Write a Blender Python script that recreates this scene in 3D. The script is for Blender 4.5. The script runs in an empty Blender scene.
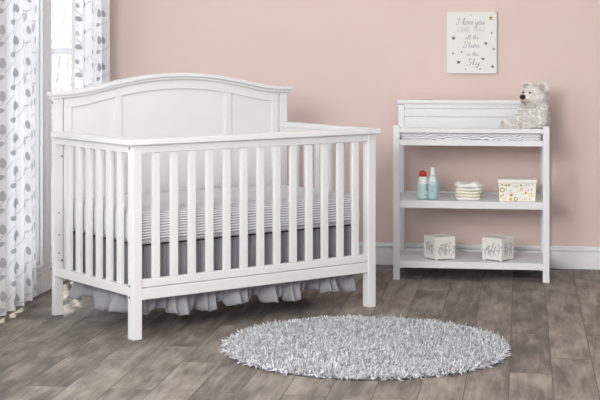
import bpy, math, random
import numpy as np
from mathutils import Vector, Matrix, noise
random.seed(7); rng = np.random.default_rng(7)
scene = bpy.context.scene
COL = scene.collection
R = math.radians
PI = math.pi

# ------------------------------------------------------------------ materials
def srgb(r, g, b):
    f = lambda c: (c/255/12.92) if c/255 <= .04045 else ((c/255+.055)/1.055)**2.4
    return (f(r), f(g), f(b), 1)

def mat(name, col, rough=.5, spec=.4, noise_amt=0, noise_scale=20, bump=0, bump_scale=200, trans=0, sheen=0, metal=0, coat=0):
    m = bpy.data.materials.new(name); m.use_nodes = True
    nt = m.node_tree; N = nt.nodes; L = nt.links
    p = N['Principled BSDF']
    p.inputs['Base Color'].default_value = col
    p.inputs['Roughness'].default_value = rough
    p.inputs['Specular IOR Level'].default_value = spec
    p.inputs['Sheen Weight'].default_value = sheen
    p.inputs['Metallic'].default_value = metal
    p.inputs['Coat Weight'].default_value = coat
    tc = N.new('ShaderNodeTexCoord')
    if noise_amt:
        n = N.new('ShaderNodeTexNoise'); n.inputs['Scale'].default_value = noise_scale; n.inputs['Detail'].default_value = 4
        L.new(tc.outputs['Object'], n.inputs['Vector'])
        mx = N.new('ShaderNodeMix'); mx.data_type = 'RGBA'
        lo = [c*(1-noise_amt) for c in col[:3]]+[1]; hi = [min(1, c*(1+noise_amt)) for c in col[:3]]+[1]
        mx.inputs['A'].default_value = lo; mx.inputs['B'].default_value = hi
        L.new(n.outputs['Fac'], mx.inputs['Factor']); L.new(mx.outputs['Result'], p.inputs['Base Color'])
    if bump:
        n2 = N.new('ShaderNodeTexNoise'); n2.inputs['Scale'].default_value = bump_scale; n2.inputs['Detail'].default_value = 3
        L.new(tc.outputs['Object'], n2.inputs['Vector'])
        b = N.new('ShaderNodeBump'); b.inputs['Strength'].default_value = bump; b.inputs['Distance'].default_value = .01
        L.new(n2.outputs['Fac'], b.inputs['Height']); L.new(b.outputs['Normal'], p.inputs['Normal'])
    if trans:
        t = N.new('ShaderNodeBsdfTranslucent'); t.inputs['Color'].default_value = col
        ms = N.new('ShaderNodeMixShader'); ms.inputs['Fac'].default_value = trans
        L.new(p.outputs['BSDF'], ms.inputs[1]); L.new(t.outputs['BSDF'], ms.inputs[2])
        L.new(ms.outputs['Shader'], N['Material Output'].inputs['Surface'])
    return m

M = {}
M['white'] = mat('white_paint', srgb(229, 229, 229), .42, .35, .012, 6)
M['table_white'] = mat('table_paint', srgb(232, 233, 234), .42, .35, .012, 6)
M['trim'] = mat('trim_paint', srgb(241, 242, 243), .4, .4, .01, 5)
M['pink'] = mat('pink_wall_paint', srgb(229, 207, 200), .9, .15, .012, 1.6, .05, 260)
M['left_wall'] = mat('white_wall_paint', srgb(230, 230, 232), .9, .2, .012, 2)
M['ceiling'] = mat('ceiling_paint', srgb(240, 240, 238), .9, .2, .012, 2)
M['curtain'] = mat('sheer_curtain_cloth', srgb(242, 242, 244), .9, .1, .01, 30, .1, 500, trans=.42, sheen=.1)
M['leaf_print'] = mat('grey_leaf_print', srgb(197, 197, 201), .9, .1, .1, 90, trans=.42)
M['leaf_pale'] = mat('pale_leaf_print', srgb(221, 221, 224), .9, .1, .08, 90, trans=.42)
M['vine_print'] = mat('grey_vine_print', srgb(210, 210, 213), .9, .1, .05, 90, trans=.42)
M['skirt'] = mat('grey_skirt_cloth', srgb(158, 158, 163), .95, .1, .05, 40, .15, 300, sheen=.15)
M['bolt'] = mat('dark_bolt', srgb(120, 120, 122), .5, .4, .1, 100)
M['support'] = mat('dark_spring_frame', srgb(62, 62, 64), .6, .3, .1, 60)
M['canvas'] = mat('canvas_white', srgb(238, 236, 232), .9, .1, .012, 60, .1, 700)
M['letter'] = mat('grey_lettering', srgb(178, 177, 178), .8, .1, .05, 100)
M['gold'] = mat('gold_star', srgb(160, 140, 62), .45, .5, .1, 80, metal=.2)
M['darkstar'] = mat('bronze_star', srgb(98, 94, 84), .5, .4, .1, 80)
M['fur'] = mat('cream_fur', srgb(250, 247, 242), .95, .1, .03, 70, sheen=.3)
M['fur_shade'] = mat('taupe_fur', srgb(186, 174, 166), .95, .1, .1, 80, sheen=.2)
M['nose'] = mat('black_nose', srgb(32, 22, 22), .45, .4, .1, 100)
M['eye'] = mat('dark_eye', srgb(42, 36, 36), .2, .5, .1, 100)
M['bottle'] = mat('white_bottle_plastic', srgb(240, 244, 243), .35, .5, .01, 20)
M['bottle_clear'] = mat('pale_blue_plastic', srgb(228, 240, 242), .25, .5, .02, 20)
M['red'] = mat('red_cap_plastic', srgb(190, 52, 48), .4, .5, .05, 20)
M['print_dark'] = mat('dark_print', srgb(60, 92, 96), .6, .3, .05, 60)
M['aqua_print'] = mat('aqua_print', srgb(150, 205, 208), .6, .3, .05, 60)
M['diaper'] = mat('white_diaper', srgb(250, 248, 243), .95, .1, .02, 60, .25, 160)
M['diaper_cream'] = mat('cream_diaper', srgb(247, 242, 222), .95, .1, .03, 60, .25, 160)
M['box'] = mat('box_card', srgb(243, 241, 232), .7, .2, .012, 60)
M['box_lid'] = mat('box_lid', srgb(244, 241, 234), .7, .2, .012, 60)
M['dot_olive'] = mat('olive_dot', srgb(176, 168, 112), .7, .2, .05, 60)
M['dot_yellow'] = mat('yellow_dot', srgb(234, 218, 150), .7, .2, .05, 60)
M['dot_orange'] = mat('orange_dot', srgb(224, 172, 116), .7, .2, .05, 60)
M['dot_pink'] = mat('pink_dot', srgb(238, 218, 206), .7, .2, .05, 60)
M['dot_sage'] = mat('sage_dot', srgb(206, 211, 190), .7, .2, .05, 60)
M['cube'] = mat('white_cube_board', srgb(238, 235, 230), .8, .2, .02, 40)
M['cube_print'] = mat('grey_flourish_print', srgb(184, 182, 183), .8, .2, .1, 80)
M['shrub'] = mat('pale_green_leaf', srgb(206, 212, 190), .8, .2, .2, 12, trans=.4)
M['bark'] = mat('grey_bark', srgb(150, 140, 128), .9, .2, .2, 20, .5, 60)

# rug yarn: grey with a little per-strand variation
def rug_material():
    m = mat('grey_shag_yarn', srgb(176, 179, 184), .95, .1, 0, 1, sheen=.2)
    nt = m.node_tree; N = nt.nodes; L = nt.links; p = N['Principled BSDF']
    a = N.new('ShaderNodeAttribute'); a.attribute_name = 'tint'
    cr = N.new('ShaderNodeValToRGB')
    cr.color_ramp.elements[0].position = 0; cr.color_ramp.elements[0].color = srgb(158, 159, 163)
    cr.color_ramp.elements[1].position = 1; cr.color_ramp.elements[1].color = srgb(234, 234, 237)
    L.new(a.outputs['Fac'], cr.inputs['Fac']); L.new(cr.outputs['Color'], p.inputs['Base Color'])
    return m
M['rug'] = rug_material()
M['rug_back'] = mat('rug_backing', srgb(120, 122, 128), .95, .1, .1, 50)

def stripe_material(name, base, dark, pitch, warp, warp_scale, lo, hi, attr='stripe'):
    """cloth with stripes printed along the attribute coordinate (metres)"""
    m = mat(name, base, .95, .1, 0, 1, .12, 350, sheen=.1)
    nt = m.node_tree; N = nt.nodes; L = nt.links; p = N['Principled BSDF']
    a = N.new('ShaderNodeAttribute'); a.attribute_name = attr
    tc = N.new('ShaderNodeTexCoord')
    n = N.new('ShaderNodeTexNoise'); n.inputs['Scale'].default_value = warp_scale; n.inputs['Detail'].default_value = 1
    L.new(tc.outputs['Object'], n.inputs['Vector'])
    w = N.new('ShaderNodeMath'); w.operation = 'MULTIPLY_ADD'; w.inputs[1].default_value = warp
    L.new(n.outputs['Fac'], w.inputs[0]); L.new(a.outputs['Fac'], w.inputs[2])
    s = N.new('ShaderNodeMath'); s.operation = 'MULTIPLY'; s.inputs[1].default_value = 2*PI/pitch
    L.new(w.outputs[0], s.inputs[0])
    si = N.new('ShaderNodeMath'); si.operation = 'SINE'; L.new(s.outputs[0], si.inputs[0])
    mr = N.new('ShaderNodeMapRange'); mr.inputs['From Min'].default_value = lo; mr.inputs['From Max'].default_value = hi
    L.new(si.outputs[0], mr.inputs['Value'])
    mx = N.new('ShaderNodeMix'); mx.data_type = 'RGBA'
    mx.inputs['A'].default_value = base; mx.inputs['B'].default_value = dark
    L.new(mr.outputs['Result'], mx.inputs['Factor']); L.new(mx.outputs['Result'], p.inputs['Base Color'])
    return m
M['sheet'] = stripe_material('striped_sheet', srgb(238, 238, 240), srgb(164, 166, 172), .0122, .007, 14, -.35, .75)
M['pad'] = stripe_material('zebra_pad_cover', srgb(240, 240, 243), srgb(150, 150, 157), .011, .045, 16, .1, .9)

def floor_material():
    m = bpy.data.materials.new('grey_wood_planks'); m.use_nodes = True
    nt = m.node_tree; N = nt.nodes; L = nt.links; p = N['Principled BSDF']
    tc = N.new('ShaderNodeTexCoord')
    mp = N.new('ShaderNodeMapping'); mp.inputs['Rotation'].default_value = (0, 0, PI/2)
    mp.inputs['Location'].default_value = (.43, .06, 0)
    L.new(tc.outputs['Object'], mp.inputs['Vector'])
    br = N.new('ShaderNodeTexBrick'); br.inputs['Scale'].default_value = 1
    br.inputs['Brick Width'].default_value = .80; br.inputs['Row Height'].default_value = .168
    br.inputs['Mortar Size'].default_value = .0022; br.inputs['Mortar Smooth'].default_value = .3
    br.offset = .37; br.offset_frequency = 2; br.squash = 1
    br.inputs['Color1'].default_value = (0, 0, 0, 1); br.inputs['Color2'].default_value = (1, 1, 1, 1)
    br.inputs['Mortar'].default_value = (.5, .5, .5, 1); br.inputs['Bias'].default_value = 0
    L.new(mp.outputs['Vector'], br.inputs['Vector'])
    # per-plank value shifts the grain so each board differs
    sep = N.new('ShaderNodeSeparateColor'); L.new(br.outputs['Color'], sep.inputs['Color'])
    off = N.new('ShaderNodeCombineXYZ')
    mu = N.new('ShaderNodeMath'); mu.operation = 'MULTIPLY'; mu.inputs[1].default_value = 13.7
    L.new(sep.outputs['Red'], mu.inputs[0]); L.new(mu.outputs[0], off.inputs['X']); L.new(mu.outputs[0], off.inputs['Z'])
    va = N.new('ShaderNodeVectorMath'); va.operation = 'ADD'
    L.new(mp.outputs['Vector'], va.inputs[0]); L.new(off.outputs[0], va.inputs[1])
    m2 = N.new('ShaderNodeMapping'); m2.inputs['Scale'].default_value = (1.6, 14, 1); L.new(va.outputs[0], m2.inputs['Vector'])
    g = N.new('ShaderNodeTexNoise'); g.inputs['Scale'].default_value = 2.2; g.inputs['Detail'].default_value = 7; g.inputs['Roughness'].default_value = .62
    g.inputs['Distortion'].default_value = .5
    L.new(m2.outputs['Vector'], g.inputs['Vector'])
    m3 = N.new('ShaderNodeMapping'); m3.inputs['Scale'].default_value = (1.6, 4, 1); L.new(va.outputs[0], m3.inputs['Vector'])
    g2 = N.new('ShaderNodeTexNoise'); g2.inputs['Scale'].default_value = 2.4; g2.inputs['Detail'].default_value = 5
    L.new(m3.outputs['Vector'], g2.inputs['Vector'])
    def madd(a, k, c):
        x = N.new('ShaderNodeMath'); x.operation = 'MULTIPLY_ADD'; x.inputs[1].default_value = k
        L.new(a, x.inputs[0])
        if isinstance(c, (int, float)): x.inputs[2].default_value = c
        else: L.new(c, x.inputs[2])
        return x.outputs[0]
    v = madd(g.outputs['Fac'], .75, -.28)
    v = madd(g2.outputs['Fac'], .85, v)
    v = madd(sep.outputs['Red'], .20, v)
    cr = N.new('ShaderNodeValToRGB'); e = cr.color_ramp.elements
    e[0].position = .22; e[0].color = srgb(66, 60, 56)
    e[1].position = .86; e[1].color = srgb(156, 147, 138)
    x = cr.color_ramp.elements.new(.52); x.color = srgb(108, 100, 93)
    L.new(v, cr.inputs['Fac'])
    mx = N.new('ShaderNodeMix'); mx.data_type = 'RGBA'; mx.inputs['B'].default_value = srgb(64, 58, 54)
    mf = madd(br.outputs['Fac'], .75, 0)
    L.new(mf, mx.inputs['Factor']); L.new(cr.outputs['Color'], mx.inputs['A'])
    L.new(mx.outputs['Result'], p.inputs['Base Color'])
    p.inputs['Roughness'].default_value = .55; p.inputs['Specular IOR Level'].default_value = .3
    b = N.new('ShaderNodeBump'); b.inputs['Strength'].default_value = .25; b.inputs['Distance'].default_value = .004
    hgt = madd(br.outputs['Fac'], -1.0, g.outputs['Fac'])
    L.new(hgt, b.inputs['Height']); L.new(b.outputs['Normal'], p.inputs['Normal'])
    return m
M['floor'] = floor_material()

def glass_material(name, col, dens, rough=.05, gl=.05, tcol=None):
    m = bpy.data.materials.new(name); m.use_nodes = True
    nt = m.node_tree; N = nt.nodes; L = nt.links; N.remove(N['Principled BSDF'])
    t = N.new('ShaderNodeBsdfTransparent'); t.inputs['Color'].default_value = tcol or col
    d = N.new('ShaderNodeBsdfDiffuse'); d.inputs['Color'].default_value = col
    tr = N.new('ShaderNodeBsdfTranslucent'); tr.inputs['Color'].default_value = col
    g = N.new('ShaderNodeBsdfGlossy'); g.inputs['Roughness'].default_value = rough
    m0 = N.new('ShaderNodeMixShader'); m0.inputs['Fac'].default_value = .5
    L.new(d.outputs[0], m0.inputs[1]); L.new(tr.outputs[0], m0.inputs[2])
    m1 = N.new('ShaderNodeMixShader'); m1.inputs['Fac'].default_value = dens
    L.new(t.outputs[0], m1.inputs[1]); L.new(m0.outputs[0], m1.inputs[2])
    m2 = N.new('ShaderNodeMixShader'); m2.inputs['Fac'].default_value = gl
    L.new(m1.outputs[0], m2.inputs[1]); L.new(g.outputs[0], m2.inputs[2])
    L.new(m2.outputs[0], N['Material Output'].inputs['Surface'])
    return m
M['pane'] = glass_material('window_glass', (.96, .97, .97, 1), .12)
M['aqua'] = glass_material('aqua_clear_plastic', srgb(214, 246, 247), .11, .1, .05, (.945, .99, .99, 1))

# ------------------------------------------------------------------ mesh helper
class MB:
    def __init__(s): s.v = []; s.f = []; s.mi = []; s.cur = 0
    def add(s, vs, fs):
        n = len(s.v); s.v += [tuple(v) for v in vs]
        for f in fs: s.f.append([i+n for i in f]); s.mi.append(s.cur)
        return s
    def box(s, x0, x1, y0, y1, z0, z1):
        v = [(x, y, z) for z in (z0, z1) for y in (y0, y1) for x in (x0, x1)]
        return s.add(v, [(0, 2, 3, 1), (4, 5, 7, 6), (0, 1, 5, 4), (2, 6, 7, 3), (0, 4, 6, 2), (1, 3, 7, 5)])
    def strip(s, xs, lo, hi, y0, y1):
        """solid between curves lo(x), hi(x), from y0 to y1"""
        n = len(xs); v = []
        for x in xs: v += [(x, y0, lo(x)), (x, y0, hi(x)), (x, y1, hi(x)), (x, y1, lo(x))]
        f = [(0, 1, 2, 3), tuple(4*(n-1)+k for k in (3, 2, 1, 0))]
        for i in range(n-1):
            a, b = 4*i, 4*i+4
            for k in range(4):
                l = (k+1) % 4
                f.append((a+k, b+k, b+l, a+l))
        return s.add(v, f)
    def lathe(s, prof, c=(0, 0, 0), n=24):
        v = []; f = []
        for r, z in prof:
            for k in range(n):
                a = 2*PI*k/n; v.append((c[0]+r*math.cos(a), c[1]+r*math.sin(a), c[2]+z))
        for i in range(len(prof)-1):
            for k in range(n):
                l = (k+1) % n; f.append((i*n+k, i*n+l, (i+1)*n+l, (i+1)*n+k))
        f.append(tuple(reversed(range(n)))); f.append(tuple((len(prof)-1)*n+k for k in range(n)))
        return s.add(v, f)
    def cyl(s, c, axis, r, h, n=12):
        """short cylinder centred at c along unit axis"""
        ax = Vector(axis).normalized(); q = ax.to_track_quat('Z', 'Y'); v = []; f = []
        for z in (-h/2, h/2):
            for k in range(n):
                a = 2*PI*k/n
                p = Vector(c)+q @ Vector((r*math.cos(a), r*math.sin(a), z)); v.append(p)
        for k in range(n):
            l = (k+1) % n; f.append((k, l, n+l, n+k))
        f.append(tuple(reversed(range(n)))); f.append(tuple(range(n, 2*n)))
        return s.add(v, f)
    def sphere(s, c, r, n=16, m=10):
        if not hasattr(r, '__len__'): r = (r, r, r)
        v = []; f = []
        for i in range(m+1):
            t = PI*i/m
            for k in range(n):
                a = 2*PI*k/n
                v.append((c[0]+r[0]*math.sin(t)*math.cos(a), c[1]+r[1]*math.sin(t)*math.sin(a), c[2]+r[2]*math.cos(t)))
        for i in range(m):
            for k in range(n):
                l = (k+1) % n; f.append((i*n+k, (i+1)*n+k, (i+1)*n+l, i*n+l))
        return s.add(v, f)
    def tube(s, pts, r, n=6):
        pts = [Vector(p) for p in pts]; v = []; f = []
        rr = r if hasattr(r, '__len__') else [r]*len(pts)
        for i, p in enumerate(pts):
            d = (pts[min(i+1, len(pts)-1)]-pts[max(i-1, 0)]).normalized(); q = d.to_track_quat('Z', 'Y')
            for k in range(n):
                a = 2*PI*k/n; v.append(p+q @ Vector((rr[i]*math.cos(a), rr[i]*math.sin(a), 0)))
        for i in range(len(pts)-1):
            for k in range(n):
                l = (k+1) % n; f.append((i*n+k, i*n+l, (i+1)*n+l, (i+1)*n+k))
        f.append(tuple(reversed(range(n)))); f.append(tuple((len(pts)-1)*n+k for k in range(n)))
        return s.add(v, f)
    def build(s, name, mats, parent=None, bevel=0, smooth=False, seg=2):
        me = bpy.data.meshes.new(name); me.from_pydata(s.v, [], s.f)
        if not isinstance(mats, (list, tuple)): mats = [mats]
        for m in mats: me.materials.append(m)
        if len(mats) > 1: me.polygons.foreach_set('material_index', s.mi)
        if smooth: me.polygons.foreach_set('use_smooth', [True]*len(me.polygons))
        me.update()
        o = bpy.data.objects.new(name, me); COL.objects.link(o)
        if parent: o.parent = parent
        if bevel:
            b = o.modifiers.new('bevel', 'BEVEL'); b.width = bevel; b.segments = seg; b.limit_method = 'ANGLE'; b.angle_limit = R(40)
        return o

def tag(o, label=None, cat=None, group=None, kind=None):
    if label: o['label'] = label
    if cat: o['category'] = cat
    if group: o['group'] = group
    if kind: o['kind'] = kind
    return o
def thing(name, label, cat, loc=(0, 0, 0), rz=0, group=None):
    o = bpy.data.objects.new(name, None); COL.objects.link(o); o.empty_display_size = .1
    o.location = loc; o.rotation_euler = (0, 0, rz)
    return tag(o, label, cat, group)
def place(o, loc, rz=0): o.location = loc; o.rotation_euler = (0, 0, rz); return o
def copy_part(o, parent, shift=(0, 0, 0)):
    c = o.copy(); COL.objects.link(c); c.parent = parent; c.location = Vector(o.location)+Vector(shift)
    return c

# ------------------------------------------------------------------ camera
HC = 1.3394
cam = bpy.data.cameras.new('camera'); co = bpy.data.objects.new('camera', cam); COL.objects.link(co)
co.location = (0, 0, HC); co.rotation_euler = (PI/2, 0, 0)
cam.sensor_width = 36; cam.lens = 1488.3/600*36; cam.shift_y = -(200-38.64)/600; cam.clip_start = .1
scene.camera = co

# ------------------------------------------------------------------ room (frame: p along the pink wall, q away from the camera)
WA = R(-8.5); K = Vector((-1.1827, 9.0762, 0))
E1 = Vector((math.cos(WA), math.sin(WA), 0)); E2 = Vector((-math.sin(WA), math.cos(WA), 0))
def W(p, q, z=0): return K+E1*p+E2*q+Vector((0, 0, z))
def struct(mb, name, m, bevel=0, **kw):
    return tag(place(mb.build(name, m, None, bevel, **kw), K, WA), kind='structure')

CEIL = 2.7
PR, QF = 4.6, -9.9
struct(MB().box(-.12, PR+.1, QF-.1, .12, -.06, 0), 'floor', M['floor'])
struct(MB().box(-.12, PR+.1, 0, .12, 0, CEIL), 'wall_back', M['pink'])
struct(MB().box(PR, PR+.1, QF, 0, 0, CEIL), 'wall_right', M['left_wall'])
struct(MB().box(-.1, PR+.1, QF-.1, QF, 0, CEIL), 'wall_front', M['left_wall'])
struct(MB().box(-.12, PR+.1, QF-.1, .12, CEIL, CEIL+.05), 'ceiling', M['ceiling'])
# left wall with two window openings
TH = .10; QN = -3.2; SILL, HEAD = .15, 2.1
wins = [(-1.11, -.30), (-2.11, -1.26)]
w = MB()
w.box(-TH, 0, QN, 0, 0, SILL); w.box(-TH, 0, QN, 0, HEAD, CEIL)
w.box(-TH, 0, -.30, 0, SILL, HEAD); w.box(-TH, 0, -1.26, -1.11, SILL, HEAD); w.box(-TH, 0, QN, -2.11, SILL, HEAD)
w.box(-TH, 0, -6.6, QN, 0, .25); w.box(-TH, 0, -6.6, QN, 2.45, CEIL); w.box(-TH, 0, QF, -6.6, 0, CEIL)   # wide unseen opening, added to let in soft light from the left
struct(w, 'wall_left', M['left_wall'])
# baseboards: tall flat board, small stepped top
bb = MB()
bb.box(0, PR, -.014, 0, 0, .100); bb.box(0, PR, -.010, 0, .100, .106); bb.box(0, PR, -.019, 0, .106, .120); bb.box(0, PR, -.012, 0, .120, .131)
struct(bb, 'baseboard_back', M['trim'], .0025)
bb = MB(); bb.box(0, .014, QN, -.02, 0, .100); bb.box(0, .010, QN, -.02, .1, .106); bb.box(0, .019, QN, -.02, .106, .120); bb.box(0, .012, QN, -.02, .12, .131)
struct(bb, 'baseboard_left', M['trim'], .0025)
# casing boards round the windows
c = MB()
c.box(0, .016, -1.262, -1.108, .0, HEAD+.02); c.box(.016, .021, -1.20, -1.19, SILL, HEAD)
c.box(0, .018, -.30, -.20, SILL-.02, HEAD+.02); c.box(0, .018, -2.21, -2.11, SILL-.02, HEAD+.02)
c.box(0, .020, -2.29, -.18, HEAD, HEAD+.10); c.box(0, .018, -2.29, -.18, SILL-.018, SILL)
struct(c, 'trim_1', M['trim'], .002)
for i, (q0, q1) in enumerate(wins):
    f = MB()
    for a, b in ((q0, q0+.02), (q1-.02, q1)): f.box(-TH, 0, a, b, SILL, HEAD)
    f.box(-TH, 0, q0, q1, SILL, SILL+.02); f.box(-TH, 0, q0, q1, HEAD-.02, HEAD)
    wn = struct(f, f'window_{i+1}', M['trim'])
    a, b = q0+.02, q1-.02; mid = 1.27
    for nm, p0, z0, z1 in (('upper_sash', -.07, mid-.02, HEAD-.02), ('lower_sash', -.045, SILL+.02, mid+.02)):
        s = MB(); s.box(p0, p0+.022, a, a+.075, z0, z1); s.box(p0, p0+.022, b-.04, b, z0, z1)
        s.box(p0, p0+.022, a, b, z0, z0+.04); s.box(p0, p0+.022, a, b, z1-.04, z1)
        s.box(p0, p0+.022, (a+b)/2-.011, (a+b)/2+.011, z0, z1)
        sh = s.build(nm, M['trim'], wn, .002)
        MB().box(p0+.009, p0+.013, a+.02, b-.02, z0+.02, z1-.02).build('glass_pane', M['pane'], sh)

# shrubs outside the window
def shrub(x, y, h, rad, n, label):
    t = thing('garden_shrub', label, 'shrub', (x, y, 0), 0, None)
    l = MB()
    for k in range(n):
        th, ph = random.uniform(0, 2*PI), math.acos(random.uniform(-1, 1)); rr = rad*random.uniform(.35, 1)**.5
        c0 = Vector((rr*math.sin(ph)*math.cos(th), rr*math.sin(ph)*math.sin(th), h*.58+rr*math.cos(ph)*h*.42/rad))
        d = Vector((random.gauss(0, 1), random.gauss(0, 1), random.gauss(0, 1))).normalized(); e = d.orthogonal().normalized()
        L = random.uniform(.06, .11); wd = L*.35
        n_ = d.cross(e)*.012
        l.add([c0, c0+d*L*.5+e*wd+n_, c0+d*L, c0+d*L*.5-e*wd+n_], [(0, 1, 2, 3)])
    l.build('foliage', M['shrub'], t)
    s = MB()
    for k in range(7):
        a = k*2*PI/7; s.tube([(.04*math.cos(a), .04*math.sin(a), 0), (rad*.3*math.cos(a), rad*.3*math.sin(a), h*.35), (rad*.55*math.cos(a), rad*.55*math.sin(a), h*.7)], [.02, .015, .006])
    s.build('stem', M['bark'], t)
shrub(-2.35, 13.6, 2.3, .75, 1500, 'pale green leafy shrub seen through the window pane nearest the left window casing')
shrub(-1.9, 15.2, 1.9, .7, 1300, 'lower pale shrub farther off, seen through the window pane beside the right curtain')

# ------------------------------------------------------------------ curtains
def curtain(name, label, q0, q1, flat, phase, p_mid, amp, nf, seed, z0, z1, flare):
    rnd = random.Random(seed)
    ph2 = rnd.uniform(0, 6); ph3 = rnd.uniform(0, 6)
    def S(u, z, off=0):
        def pt(u):
            t = u/flat; tt = t+.012*math.sin(2*PI*nf*2*t+ph3)
            dz = (z1-z)/(z1-z0)
            am = amp*(.75+.25*dz)
            p = p_mid+am*math.sin(2*PI*nf*t+phase+.5*math.sin(2*PI*1.3*t+ph2)+.25*math.sin(z*2.1+ph3))+.3*am*math.sin(2*PI*nf*2.3*t+ph3)
            q = q0+(q1-q0)*tt+flare*(t-.2)*dz
            return Vector((p, q))
        a = pt(u)
        if off:
            d = pt(u+.002)-pt(u-.002); d.normalize(); a += Vector((d.y, -d.x))*off
        return (a.x, a.y, z)
    mb = MB(); nu, nz = 240, 36; v = []; fc = []
    for j in range(nz+1):
        for i in range(nu+1): v.append(S(flat*i/nu, z0+(z1-z0)*j/nz))
    for j in range(nz):
        for i in range(nu): fc.append((j*(nu+1)+i, j*(nu+1)+i+1, (j+1)*(nu+1)+i+1, (j+1)*(nu+1)+i))
    mb.add(v, fc)
    nface = len(fc)
    OFF = .0025
    def leaf(u, z, L, wd, ang, mi):
        mb.cur = mi; n = 12; pts = []
        for k in range(n):
            a = 2*PI*k/n; x = L*.5*math.cos(a); y = wd*.5*math.sin(a)*(1-.28*math.cos(a))
            pts.append((u+x*math.cos(ang)-y*math.sin(ang), z+x*math.sin(ang)+y*math.cos(ang)))
        if min(p[0] for p in pts) < .004 or max(p[0] for p in pts) > flat-.004 or min(p[1] for p in pts) < z0: return
        c0 = S(u, z, OFF*1.3); mb.add([S(a, b, OFF) for a, b in pts]+[c0], [(k, (k+1) % n, n) for k in range(n)])
    def vine(pts, wd):
        mb.cur = 3; v = []; f = []
        for i, (u, z) in enumerate(pts):
            a = pts[max(i-1, 0)]; b = pts[min(i+1, len(pts)-1)]
            d = Vector((b[0]-a[0], b[1]-a[1])).normalized()
            for s in (-1, 1): v.append(S(min(max(u-d.y*s*wd/2, .002), flat-.002), z+d.x*s*wd/2, OFF*.8))
        for i in range(len(pts)-1): f.append((2*i, 2*i+1, 2*i+3, 2*i+2))
        mb.add(v, f)
    PITCH, RU = .155, .27
    ncol = int(flat/RU)+2; nrow = int((z1-z0)/PITCH)+2
    for cI in range(-1, ncol):
        for rI in range(-1, nrow):
            ub = cI*RU+.05; zb = z0+rI*PITCH-.02+(cI % 2)*.05
            if zb > z1-.16: continue
            # wandering stem rising to the right, with a short tendril
            pts = [(ub+RU*k/14, zb+.012+.050*math.sin(k/14*2*PI)+.05*k/14) for k in range(15)]
            pts = [p for p in pts if .004 < p[0] < flat-.004 and p[1] > z0]
            if len(pts) > 2: vine(pts, .0042)
            leaf(ub+.015, zb+.062, .050, .037, 1.75, 1)
            leaf(ub+.005, zb-.006, .044, .025, .15, 1)
            leaf(ub+.105, zb+.098, .030, .020, 2.0, 1 if rI % 2 else 2)
            leaf(ub+.115, zb+.022, .046, .027, -.35, 1)
            if rI % 2: leaf(ub+.180, zb-.030, .048, .030, 1.2, 2)
            leaf(ub+.205, zb+.062, .044, .026, 1.9, 1)
            for (u1, z1_, u2, z2_) in ((ub+.03, zb+.055, ub+.015, zb+.03), (ub+.115, zb+.03, ub+.13, zb+.055), (ub+.19, zb-.01, ub+.2, zb+.01)):
                if .01 < u1 < flat-.01 and .01 < u2 < flat-.01 and min(z1_, z2_) > z0: vine([(u1, z1_), ((u1+u2)/2+.004, (z1_+z2_)/2), (u2, z2_)], .0035)
    o = mb.build(name, [M['curtain'], M['leaf_print'], M['leaf_pale'], M['vine_print']], None, 0, True)
    tag(place(o, K, WA), label, 'curtain', 'leaf print curtains')
    return o
curtain('curtain', 'white sheer curtain with grey leaf vines hanging at the left edge, nearest the camera', -2.62, -1.61, 1.9, .6, .092, .033, 7.0, 3, .05, 2.32, .0)
curtain('curtain', 'white leaf-vine curtain beside the pink wall, behind the left end of the headboard', -.985, -.215, .97, 2.2, .086, .021, 4.5, 9, .05, 2.32, .035)

# ------------------------------------------------------------------ crib
CL, CD, PW = 1.40, .773, .047
crib = thing('baby_crib', 'white wooden baby crib with arched panel headboard and slatted sides', 'crib', (-.7402, 6.5976, 0), .6442)
m = M['white']
def bolt(par, c, ax, r=.0055): MB().cyl(c, ax, r, .003, 12).build('bolt', M['bolt'], par)
RT = .865     # underside of the rail cap
pf = MB().box(0, PW, 0, PW, 0, RT).build('post', m, crib, .003)
for z in (.851, .238, .187): bolt(pf, (-.001, .030, z), (1, 0, 0))
pf2 = MB().box(CL-PW, CL, 0, PW, 0, RT).build('post', m, crib, .003)
HB0 = .745; BW = .048
pb = MB().box(0, BW, HB0, CD, 0, 1.048).build('post', m, crib, .003)
for z, x, r in ((.77, .040, .0055), (.495, .026, .004), (.39, .026, .004), (.30, .026, .004), (.265, .040, .0055)): bolt(pb, (x, HB0-.001, z), (0, 1, 0), r)
bolt(pb, (-.001, HB0+.03, .225), (1, 0, 0)); bolt(pb, (-.001, HB0+.02, 1.03), (1, 0, 0))
pb2 = MB().box(CL-BW, CL, HB0, CD, 0, 1.048).build('post', m, crib, .003)
# front: top rail with its broad cap, bottom rails, slats
fr = MB().box(PW, CL-PW, .003, .038, .829, RT).build('front_rail', m, crib, .002)
MB().box(-.022, CL+.022, -.016, .062, RT, RT+.026).build('rail_cap', m, fr, .004)
MB().box(PW, CL-PW, .006, .040, .228, .264).build('bottom_rail', m, crib, .003)
MB().box(PW, CL-PW, .004, .040, .174, .2255).build('bottom_rail', m, crib, .003)
SW = .0385
gap = (CL-2*PW-13*SW)/14
s0 = MB().box(0, SW, .009, .027, .264, .829).build('slat', m, crib, .003)
s0.location = (PW+gap+.004, 0, 0)
for k in range(1, 13): copy_part(s0, crib, (k*(SW+gap), 0, 0))
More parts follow.
